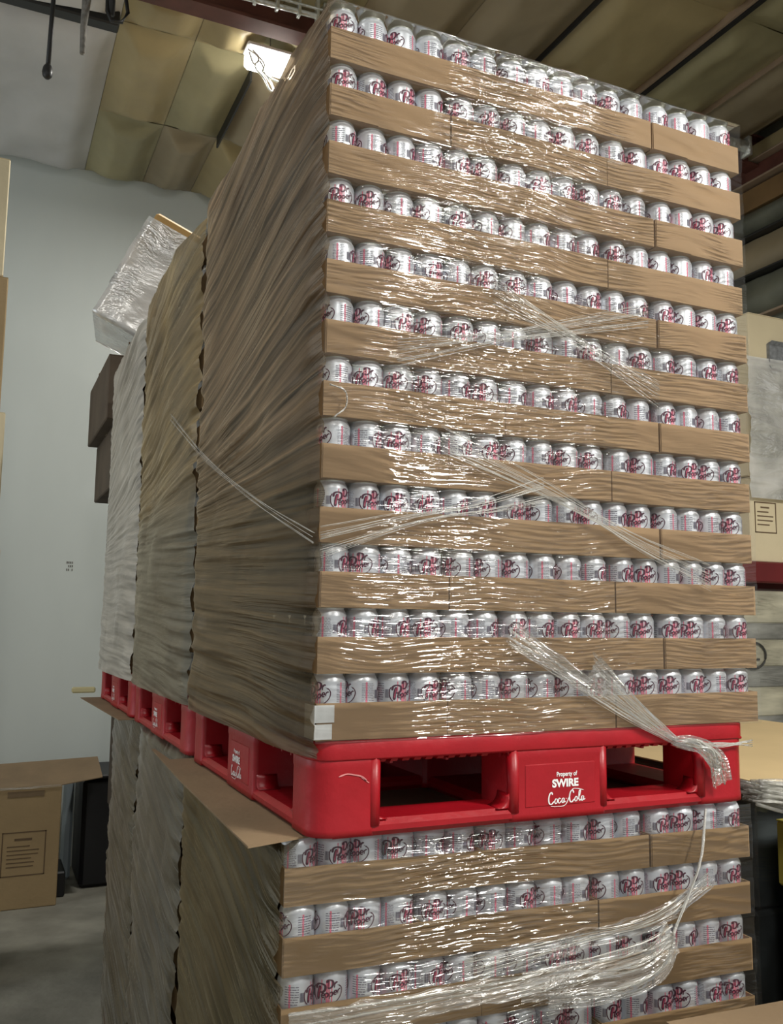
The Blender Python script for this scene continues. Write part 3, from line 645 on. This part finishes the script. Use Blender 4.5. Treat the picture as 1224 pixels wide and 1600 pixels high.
def side_film(name, y0, y1, z0, z1, m, parent, seed=0, x=-.007, bulge=.010, wob=.010, tilt=.20):
    nu, nv = 110, 330
    U, V = np.meshgrid(np.linspace(0, 1, nu), np.linspace(0, 1, nv))
    Y = y0+(y1-y0)*U; Z = z0+(z1-z0)*V
    if tilt > 0:
        q = np.clip((Z-.42)/.35, 0, 1); q = q*q*(3-2*q); fan = Z+(tilt*q-.04*(1-q))*(Y-y0)
    else: fan = Z+tilt*(Y-y0)*(1.2-.5*(Y-y0))
    fan = fan+.018*vnoise(Y*2.5, Z*3, seed)
    X = x-bulge*np.sin(PI*U)**.5*(.35+.9*vnoise(Y*2.2, Z*2.6, seed+4))-.013*ridge(Y*1.6, fan*24, seed)**1.5*(.15+vnoise(Y*2, Z*3, seed+5))-.0055*ridge(Y*2.4, fan*70, seed+1)*(.3+vnoise(Y*3, Z*4, seed+11))-.012*np.clip(vnoise(Y*5+Z*3, Z*5-Y*2, seed+12)-.55, 0, 1)
    ph = (Z/H) % 1.0; dip = np.sin(PI*np.clip((ph-.55)/.45, 0, 1)); X = X+.008*dip*np.exp(-((Y-y0)/.16)**2)
    e0 = np.exp(-(U/.035)**2); e1 = np.exp(-((1-U)/.03)**2)
    X = X+(.006*e0+.016*e1)*(.4+.9*vnoise(Z*15, Z*0, seed+7))
    Y = Y+e1*wob*(vnoise(Z*14, Z*0, seed+8)-.5)*2+e0*wob*(vnoise(Z*14, Z*0, seed+6)-.5)*(0 if y0 < .05 else 2)
    top = np.clip((V-.985)/.015, 0, 1); X = X+top*.03
    o = meshobj(name, np.stack([X, Y, Z], -1).reshape(-1, 3), [q[::-1] for q in grid(nu, nv)], m, parent, True)
    at_ = o.data.attributes.new('fan', 'FLOAT', 'POINT'); at_.data.foreach_set('value', fan.reshape(-1).astype(np.float32))
    return o
def ribbonbundle(name, pts, n, spread, wd, m, parent, seed=0, taper=False, axis=1, z=0):
    """several thin strands running together"""
    rr = random.Random(seed); b = MB(); base = catmull(pts, 10)
    for i in range(n):
        off = rr.uniform(-1, 1); ph = rr.uniform(0, 6); amp = rr.uniform(.2, .8)
        L_ = []; N_ = len(base)
        for j, p_ in enumerate(base):
            t_ = j/(N_-1); sp = spread*((1-.8*t_) if taper else (.35+.65*abs(2*t_-1)))
            d = off*sp+math.sin(ph+t_*7)*sp*.12*amp
            q = np.array(p_).copy(); q[2] += d
            q[axis] -= .002*(1+math.sin(ph*2+t_*11)); L_.append(q)
        w_ = wd*rr.uniform(.5, 1.3)
        b.tube(L_, [w_*(.6+.8*rr.random()) for _ in L_], 4)
    return b.build(name, m, parent, True)

def film_band(name, pts, w0, w1, m, parent, seed=0, axis=1, amp=.006, nv=22):
    """a gathered band of film: a strip pleated along its length, w0 and w1 wide at its ends"""
    base = np.array(catmull(pts, 14)); n = len(base); T = np.gradient(base, axis=0); T /= np.linalg.norm(T, axis=1)[:, None]
    out = np.zeros(3); out[axis] = -1
    W = np.cross(T, out); W /= np.linalg.norm(W, axis=1)[:, None]
    L_ = np.concatenate([[0], np.cumsum(np.linalg.norm(np.diff(base, axis=0), axis=1))])
    ws = w0+(w1-w0)*(np.linspace(0, 1, n)**.8); v = []
    for j in range(nv):
        u = j/(nv-1)*2-1
        h = amp*(ridge(np.full(n, j*.43)+L_*1.5, L_*7, seed)*.8+.6*vnoise(np.full(n, j*.9), L_*22, seed+1))
        jag = 1+.35*(vnoise(L_*30, np.full(n, u*2), seed+2)-.5)*(abs(u) > .8)
        for i in range(n): v.append(base[i]+W[i]*u*ws[i]/2*jag[i]+out*h[i])
    return meshobj(name, v, grid(n, nv), m, parent, True)
wr = empty('stretch_wrap', (0, 0, 0), 0, 'clear stretch film wound around the tall front stack above the red pallet', 'plastic film')
front_film('front_film', -.004, LW+.003, -.003, 12*H+.0, .30, 'front', wr, 1)
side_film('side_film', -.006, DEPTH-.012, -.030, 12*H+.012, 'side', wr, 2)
S = dict(
a1=([(0.362, -0.014, 0.899), (0.569, -0.014, 0.819), (0.794, -0.012, 0.725)], 10, .022, .0009),
a2=([(0.145, -0.012, 0.737), (0.408, -0.012, 0.81), (0.767, -0.012, 0.909)], 9, .020, .0009),
b1=([(-0.005, -0.012, 0.362), (0.176, -0.012, 0.414), (0.346, -0.012, 0.45), (0.484, -0.012, 0.492)], 12, .020, .0010),
b2=([(0.244, -0.012, 0.571), (0.5, -0.012, 0.486), (0.731, -0.012, 0.39), (0.928, -0.012, 0.32)], 12, .024, .0009),
c1=([(0.60, -0.014, 0.13), (0.739, -0.014, 0.022), (0.828, -0.014, -0.038)], 10, .020, .0011),
d1=([(0.40, -0.012, 0.20), (0.655, -0.012, 0.051), (0.824, -0.012, -0.039)], 10, .022, .0009),
h1=([(0.007, -0.012, 0.658), (0.039, -0.012, 0.647), (0.04, -0.012, 0.619), (0.017, -0.012, 0.596)], 3, .002, .0014))
for i, (key, (pts, n, sp, wd)) in enumerate(S.items()):
    if key == 'h1': ribbonbundle('film_strand', pts, n, sp, .0011, 'cordfilm', wr, i+5)['kind'] = 'stuff'
    else:
        if key in ('c1', 'd1'): film_band('film_strand', pts, sp*2.4, sp*.4, 'strand', wr, i+5)
        ribbonbundle('film_strand', pts, 22, sp*1.5, .0004, 'cordfilm', wr, i+55, taper=key in ('c1', 'd1'))['kind'] = 'stuff'
ribbonbundle('film_strand', [(-.035, 1.36, .874), (-.035, .784, .634), (-.03, .338, .479), (-.014, -.006, .371)], 6, .014, .0006, 'cordfilm', wr, 31, axis=0)['kind'] = 'stuff'
# knotted clump of film hanging at the right pallet opening
rr = random.Random(5)
kb = MB()
for i in range(26):
    pts = [(0.822+rr.uniform(0, .02), -.016, -.035+rr.uniform(-.006, .006)), (.866+rr.uniform(-.01, .01), -.022-rr.uniform(0, .012), -.036+rr.uniform(-.012, .006)), (.905+rr.uniform(-.015, .015), -.024-rr.uniform(0, .014), -.060+rr.uniform(-.02, .012)), (.928+rr.uniform(-.022, .02), -.016-rr.uniform(0, .012), -.10+rr.uniform(-.03, .02))]
    kb.tube(catmull(pts, 6), rr.uniform(.0009, .0026), 4)
for i in range(6):
    kb.tube(catmull([(.88, -.018, -.04), (.95, -.014, -.045+rr.uniform(-.006, .006)), (1.045, -.006, -.048+rr.uniform(-.01, .01))], 5), .0010, 4)
kb.build('film_knot', 'cordfilm', wr, True)['kind'] = 'stuff'
film_band('film_knot', [(.80, -.012, -.030), (.86, -.02, -.040), (.905, -.024, -.070), (.925, -.02, -.125)], .02, .06, 'bunch', wr, 71, amp=.016)

wl = empty('stretch_wrap', (0, 0, 0), 0, 'stretch film wound around the lower front stack under the red pallet', 'plastic film')
ff = front_film('front_film', -.004, LW+.003, -.66, -.004, 0, 'front', wl, 7, lowz=-6*H); ff.matrix_world = LOW
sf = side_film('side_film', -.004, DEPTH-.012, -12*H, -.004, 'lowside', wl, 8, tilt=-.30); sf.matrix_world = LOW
ribbonbundle('film_strand', [(0.905, 0.0, -0.185), (0.861, -0.03, -0.274), (0.823, -0.03, -0.348), (0.778, -0.03, -0.425)], 7, .004, .0013, 'cordfilm', wl, 41)['kind'] = 'stuff'
for (pts, w0, w1, mm) in (([(-.03, 0.03, -.490), (0.082, 0.0, -0.478), (0.328, -0.02, -0.466), (0.499, -0.02, -0.458), (0.703, -0.02, -0.445), (0.787, -0.02, -0.425)], .055, .030, 'bunch'),
    ([(0.787, -0.022, -0.425), (0.765, -0.022, -0.475), (0.70, -0.022, -0.505), (0.60, -0.022, -0.512), (.48, -.01, -.508)], .02, .03, 'bunch'),
    ([(0.30, -0.002, -0.43), (0.553, -0.012, -0.405), (0.74, -0.02, -0.385), (0.90, -0.006, -0.325)], .05, .03, 'strand'),
    ([(0.42, -0.01, -0.475), (0.553, -0.02, -0.475), (0.70, -0.02, -0.47), (0.785, -0.02, -0.43)], .05, .07, 'bunch')):
    film_band('film_strand', pts, w0, w1, mm, wl, len(pts)+int(w0*100), amp=.012, nv=30)
    ribbonbundle('film_strand', pts, 8, w0*.45, .0007, 'cordfilm', wl, len(pts)+77)['kind'] = 'stuff'
for k_ in (1, 2):
    nm = ('second', 'third')[k_-1]
    u = empty('stretch_wrap', (0, 0, 0), 0, f"{('crumpled ochre', 'pale grey')[k_-1]} stretch film around the {nm} stack back, above its pallet", 'plastic film')
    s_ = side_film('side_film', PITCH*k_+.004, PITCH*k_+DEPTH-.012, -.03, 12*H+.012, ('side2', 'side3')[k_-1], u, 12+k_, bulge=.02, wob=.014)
    u = empty('stretch_wrap', (0, 0, 0), 0, f"stretch film around the {nm} stack back, below its pallet", 'plastic film')
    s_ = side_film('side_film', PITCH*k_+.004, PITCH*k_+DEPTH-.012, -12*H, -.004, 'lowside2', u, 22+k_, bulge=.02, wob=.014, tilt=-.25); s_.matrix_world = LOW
# ------------------------------------------------------------------ things behind on the left
def carton(name, x0, x1, y0, y1, z0, z1, m, label, cat='box', rot=None, tape=True, group=None):
    cx, cy = (x0+x1)/2, (y0+y1)/2; t = empty(name, (cx, cy, z0), 0, label, cat, group)
    a, b_, h_ = (x1-x0)/2, (y1-y0)/2, z1-z0
    MB().box(-a, a, -b_, b_, 0, h_, .006).build('body', m, t)
    fl = MB(); fl.box(-a+.002, a-.002, -b_+.002, -.004, h_-.001, h_+.003); fl.box(-a+.002, a-.002, .004, b_-.002, h_-.001, h_+.003); fl.build('flap', m, t)
    if tape: MB().box(-a-.001, a+.001, -.025, .025, h_+.003, h_+.0045).build('tape', 'edge', t)
    if rot: t.rotation_euler = rot
    return t
def info_box(t, x0, x1, z0, z1, y, m='ink', lines=6, seed=1):
    rr = random.Random(seed); b = MB(); w_ = .006 if (x1-x0) < .25 else .007
    b.box(x0, x1, y-.001, y, z1-w_, z1); b.box(x0, x1, y-.001, y, z0, z0+w_); b.box(x0, x0+w_, y-.001, y, z0, z1); b.box(x1-w_, x1, y-.001, y, z0, z1)
    H_ = z1-z0; b.box(x0+(x1-x0)*.28, x0+(x1-x0)*.68, y-.001, y, z1-H_*.20, z1-H_*.15)
    for i in range(lines):
        z = z1-H_*(.34+.55*i/lines); b.box(x0+(x1-x0)*.12, x0+(x1-x0)*rr.uniform(.6, .9), y-.001, y, z, z+.006)
    b.build('printed_panel', m, t)
fb = carton('open_carton', -.85, .045, 5.42, 6.0, FLOOR, -.98, 'box', 'big cardboard box on the floor by the white wall, lower left', tape=False)
info_box(fb, -.332+.4025, -.045+.4025, .222, .52, -.2905, 'ink', 6)
b = MB(); b.box(-.4475, .02, -.293, -.289, .765, .80); b.box(.09, .33, -.293, -.289, .755, .795); b.build('cut_edge', 'sheetcard', fb)
b = MB(); b.tube([(-.4475, -.292, .815), (-.2, -.296, .812), (.0, -.295, .818), (.2, -.296, .815), (.44, -.292, .82)], .008, 6); b.build('film_edge', 'bunch', fb)
v = [(-.4475, -.28, .817), (.44, -.28, .817), (.72, -.30, .86), (.72, .05, .955), (.30, .28, .905), (-.4475, .28, .885)]
o = meshobj('lid_flap', v+[(a, b_, c_+.006) for a, b_, c_ in v], [(0, 5, 4, 3, 2, 1), (6, 7, 8, 9, 10, 11)]+[(i, (i+1) % 6, 6+(i+1) % 6, 6+i) for i in range(6)], 'sheetcard', fb)
MB().box(-.36, -.06, -.10, .02, .868, .872).build('label_strip', 'label', fb)
tag(MB().box(.115, .19, 6.05, 6.12, FLOOR, -.98, .02).build('plastic_post', 'post'), 'pale blue upright post right of the box on the floor', 'post')
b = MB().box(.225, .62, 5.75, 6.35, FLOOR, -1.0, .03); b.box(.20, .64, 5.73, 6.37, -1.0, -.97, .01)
tag(b.build('shade_block', 'bin'), 'black block standing in for shade right of the pale post', 'bin')  # black solid put in where the wall base lies in shade
o = tag(MB().box(.05, .115, 5.6, 6.0, FLOOR, -1.62, .01).build('floor_shade_block', 'bin'), 'low black block standing in for shade behind the box on the floor', 'block')  # low black solid stands for the shadow beside the box
# marks on the white wall
b = MB()
rr = random.Random(8)
for i in range(4):
    for j in range(3):
        if rr.random() < .8: b.box(.07+i*.014, .079+i*.014, 6.427, 6.43, .60+j*.03, .618+j*.03)
b.build('wall_mark', 'dust', wall_back)
MB().box(-.43, -.372, 6.427, 6.43, -.98, -.83).build('wall_mark', 'dust', wall_back)
# carton stack at the left edge
zz = FLOOR
for i, (h_, m_, dx) in enumerate(((.80, 'box', 0), (.78, 'box', .004), (.80, 'cream', -.003), (.78, 'cream', .0), (.80, 'box', .004), (.72, 'cream', -.004))):
    tag_ = ('at the bottom', 'second from the bottom', 'third from the bottom', 'fourth from the bottom', 'second from the top', 'on top')[i]
    carton('tall_carton', -1.2, (-.45, -.46, -.478, -.50, -.535, -.557)[i]+dx, 4.0, 4.6, zz, zz+h_, m_, f"tan carton in the stack at the left picture edge, {tag_}"); zz += h_+.006
# fourth stack back with a tilted wrapped box on it
y4 = 3.32
zz = FLOOR
names4 = ('lowest', 'second lowest', 'middle', 'second highest', 'highest')
for i, (h_, x0, m_) in enumerate(((.90, .22, 'darkbox'), (.90, .20, 'darkbox'), (.90, .12, 'darkbox'), (.34, .035, 'darkbox'), (.35, -.02, 'darkbox'))):
    carton('brown_carton', x0, .9, y4, y4+.9, zz, zz+h_, m_, f"dark brown carton behind the third stack back, {names4[i]} of its pile"); zz += h_+.005
wb = empty('wrapped_box', (.22, 3.82, 1.815), 0, 'box bundled in bright wrinkled film, tilted on top of the dark pile behind', 'box')
MB().box(-.27, .40, -.27, .27, 0, .70, .015).build('body', 'orangecard', wb)
n_ = 40; v = []
for j in range(n_):
    for i in range(n_*2):
        a = i/(n_*2)*4; s_ = int(a); fr_ = a-s_; cr = [(-.29, -.29), (.42, -.29), (.42, .29), (-.29, .29), (-.29, -.29)]
        x = cr[s_][0]*(1-fr_)+cr[s_+1][0]*fr_; y = cr[s_][1]*(1-fr_)+cr[s_+1][1]*fr_
        z = -.02+.66*max(j-3, 0)/(n_-4)
        d = .02*float(ridge(np.array(i*.22), np.array(j*.25+i*.1), 3))+.012*float(vnoise(np.array(i*.6), np.array(j*.6), 5)); k2 = 1+d
        if j < 3: k2 *= .25+.25*j
        v.append((x*k2, y*k2, z))
f = [(j*n_*2+i, j*n_*2+(i+1) % (n_*2), (j+1)*n_*2+(i+1) % (n_*2), (j+1)*n_*2+i) for j in range(n_-1) for i in range(n_*2)]
meshobj('film_cover', v, f, 'foilwrap', wb, True)
wb.rotation_euler = (0, math.radians(25), math.radians(-8))
# strip of light between the tiers, put in as a bright yellow bar
tag(MB().box(-.02, .12, 4.38, 4.42, -.25, -.215, .008).build('yellow_light_stand_in', 'paleyellow'), 'short pale yellow bar standing for a strip of light left of the farthest red pallet', 'bar')

# ------------------------------------------------------------------ right side: neighbour load, rack and boxes
nb = empty('neighbour_load', (1.23, .17, FLOOR), 0, 'film wrapped stack standing right of the lower front stack, cardboard sheet on top', 'stack')
MB().box(.02, 1.05, .03, 1.0, 0, 1.30, .01).build('lower_goods', 'bluegrey', nb)
MB().box(.03, 1.04, .035, .99, 1.30, 1.615, .01).build('upper_goods', 'bluegrey', nb)
n1, n2 = 50, 70; U, V = np.meshgrid(np.linspace(0, 1, n1), np.linspace(0, 1, n2)); X = 0+1.08*U; Z = .02+1.60*V; Y = .022-.03*ridge(X*5, Z*5+X*2, 2)*vnoise(X*4, Z*4, 6)-.012*ridge(X*9, Z*17, 4)
meshobj('film_sheet', np.stack([X, Y, Z], -1).reshape(-1, 3), grid(n1, n2), 'front', nb, True)
X2 = .012-.02*ridge(U*5, Z*6, 8); meshobj('film_sheet', np.stack([X2, 1.0*U, Z], -1).reshape(-1, 3), [q[::-1] for q in grid(n1, n2)], 'front', nb, True)
slip([(1.222, .10), (2.4, .10), (2.4, 1.35), (1.24, 1.35)], 'pale tan cardboard sheet on the wrapped stack right of the red pallet', -.170, 'sheettan')
yb = carton('yellow_carton', 1.262, 1.62, .02, .14, -.415, -.262, 'yellow', 'yellow green carton at the right edge below the tan cardboard sheet', tape=False)
b = MB()
for i in range(5):
    for j in range(4): b.box(-.14+i*.05, -.105+i*.05, -.0625, -.0605, .02+j*.03, .036+j*.03)
b.build('printed_panel', 'ink', yb)
tag(MB().box(1.27, 1.75, .02, .14, -1.6, -.42, .01).build('black_crate', 'bin'), 'black crate under the yellow green carton at the right edge', 'crate')
# film gathered over the edge of the sheet
rr = random.Random(9); b = MB()
for i in range(70):
    x0 = 1.085+rr.uniform(0, .04); z0 = -.172+rr.uniform(-.02, .03)
    b.tube(catmull([(x0, .06+rr.uniform(-.03, .03), z0), (x0+.1, .03+rr.uniform(-.03, .02), z0-.015+rr.uniform(-.012, .012)), (x0+.22, .0+rr.uniform(-.03, .02), z0-.035+rr.uniform(-.012, .012)), (x0+.4, -.02, z0-.04)], 4), rr.uniform(.0015, .005), 5)
tag(b.build('loose_film', 'bunch', None, True), 'bunched clear film hanging over the front edge of the tan sheet at right', 'plastic film')

# rack with boxes
rk = empty('storage_rack', (3.3, 2.1, 0), 0, 'dark red storage rack beam carrying the pale boxes at the right edge', 'rack')
MB().box(-1.0, 1.2, -.32, -.26, .43, .535, .008).build('beam', 'darkred', rk)
MB().box(-1.0, 1.2, .56, .62, .43, .535, .008).build('beam', 'darkred', rk)
for x in (-1.0, 1.14):
    for y in (-.32, .56): MB().box(x, x+.06, y, y+.06, FLOOR, 2.2, .006).build('upright', 'darkred', rk)
MB().box(-1.0, 1.2, -.26, .56, .525, .534).build('shelf', 'darkbox', rk)
bx = carton('pale_carton', 2.985, 3.75, 1.8, 2.5, 1.415, 1.835, 'cream', 'cream carton with a grey printed patch, top of the pile on the rack at right')
MB().box(-.262, .05, -.3515, -.350, .125, .285, .02).build('printed_panel', 'greyink', bx)
bx = carton('tan_carton', 2.97, 3.75, 1.82, 2.5, .975, 1.405, 'cream', 'tan carton under the cream carton on the rack at right'); info_box(bx, -.36, -.18, .10, .33, -.3405, 'ink', 4)
info_box(bx, -.15, .10, .10, .33, -.3405, 'ink', 4, 2)
bx = carton('tan_carton', 2.97, 3.75, 1.82, 2.5, .536, .965, 'cream', 'tan carton at the bottom of the pile on the rack at right'); info_box(bx, -.36, -.21, .15, .31, -.3405, 'ink', 4)
n1, n2 = 50, 80; U, V = np.meshgrid(np.linspace(0, 1, n1), np.linspace(0, 1, n2)); X = 2.955+.82*U; Z = .86+.74*V; Y = 1.80-.035*ridge(X*2, Z*9+X*2, 2)*vnoise(X*4, Z*4, 6)-.012*ridge(X*4, Z*27, 4)+.012*(Z < 1.41)
tag(meshobj('stretch_wrap', np.stack([X, Y, Z], -1).reshape(-1, 3), grid(n1, n2), 'foilwrap', None, True), 'bright wrinkled film around the middle of the boxes on the rack at right', 'plastic film')
# goods below the rack beam
zz = -.60
for i, (h_, m_) in enumerate(((.26, 'yellow'), (.10, 'greygoods'), (.14, 'palegoods'), (.10, 'greygoods'), (.13, 'palegoods'), (.08, 'greygoods'), (.16, 'palegoods'))):
    bx = carton('flat_case', 2.75, 3.75, 1.84, 2.5, zz, zz+h_, m_, f"flat wrapped case under the rack beam at right, {ORD[i]} from the bottom", tape=False)
    if i == 4:
        b = MB(); b.tube([(-.28+.085*math.cos(a), -.338, .055+.065*math.sin(a)) for a in np.linspace(-2.2, 2.0, 18)], .0055, 6); b.box(-.31, -.27, -.338, -.332, .02, .05); b.box(-.275, -.235, -.338, -.332, .03, .04); b.build('printed_loop', 'black', bx)
    zz += h_+.003
tag(MB().box(2.75, 3.75, 1.84, 2.5, FLOOR, -.603, .01).build('plastic_crate', 'greygoods'), 'grey crate on the floor under the flat wrapped cases at right', 'crate')
X = 2.74+1.03*U; Z = -.6+1.0*V; Y = 1.815-.03*ridge(X*2, Z*7, 2)*vnoise(X*4, Z*4, 6)
tag(meshobj('stretch_wrap', np.stack([X, Y, Z], -1).reshape(-1, 3), grid(n1, n2), 'front', None, True), 'clear film around the flat cases under the rack beam at right', 'plastic film')
# nearest box at the lower right corner
t = empty('near_carton', (1.03, -.34, FLOOR), math.radians(-3), 'cardboard box poking in at the bottom right corner, nearest the camera', 'box')
MB().box(-.36, .36, -.2, .19, 0, 1.255, .006).build('body', 'box', t)
b = MB(); b.box(-.365, .365, -.205, -.01, 1.256, 1.261); b.box(-.365, .365, -.006, .195, 1.256, 1.261); b.build('flap', 'sheetcard', t)

# the prototype can leaves the scene; copies keep its meshes
for o in list(can0.children): bpy.data.objects.remove(o)
bpy.data.objects.remove(can0)
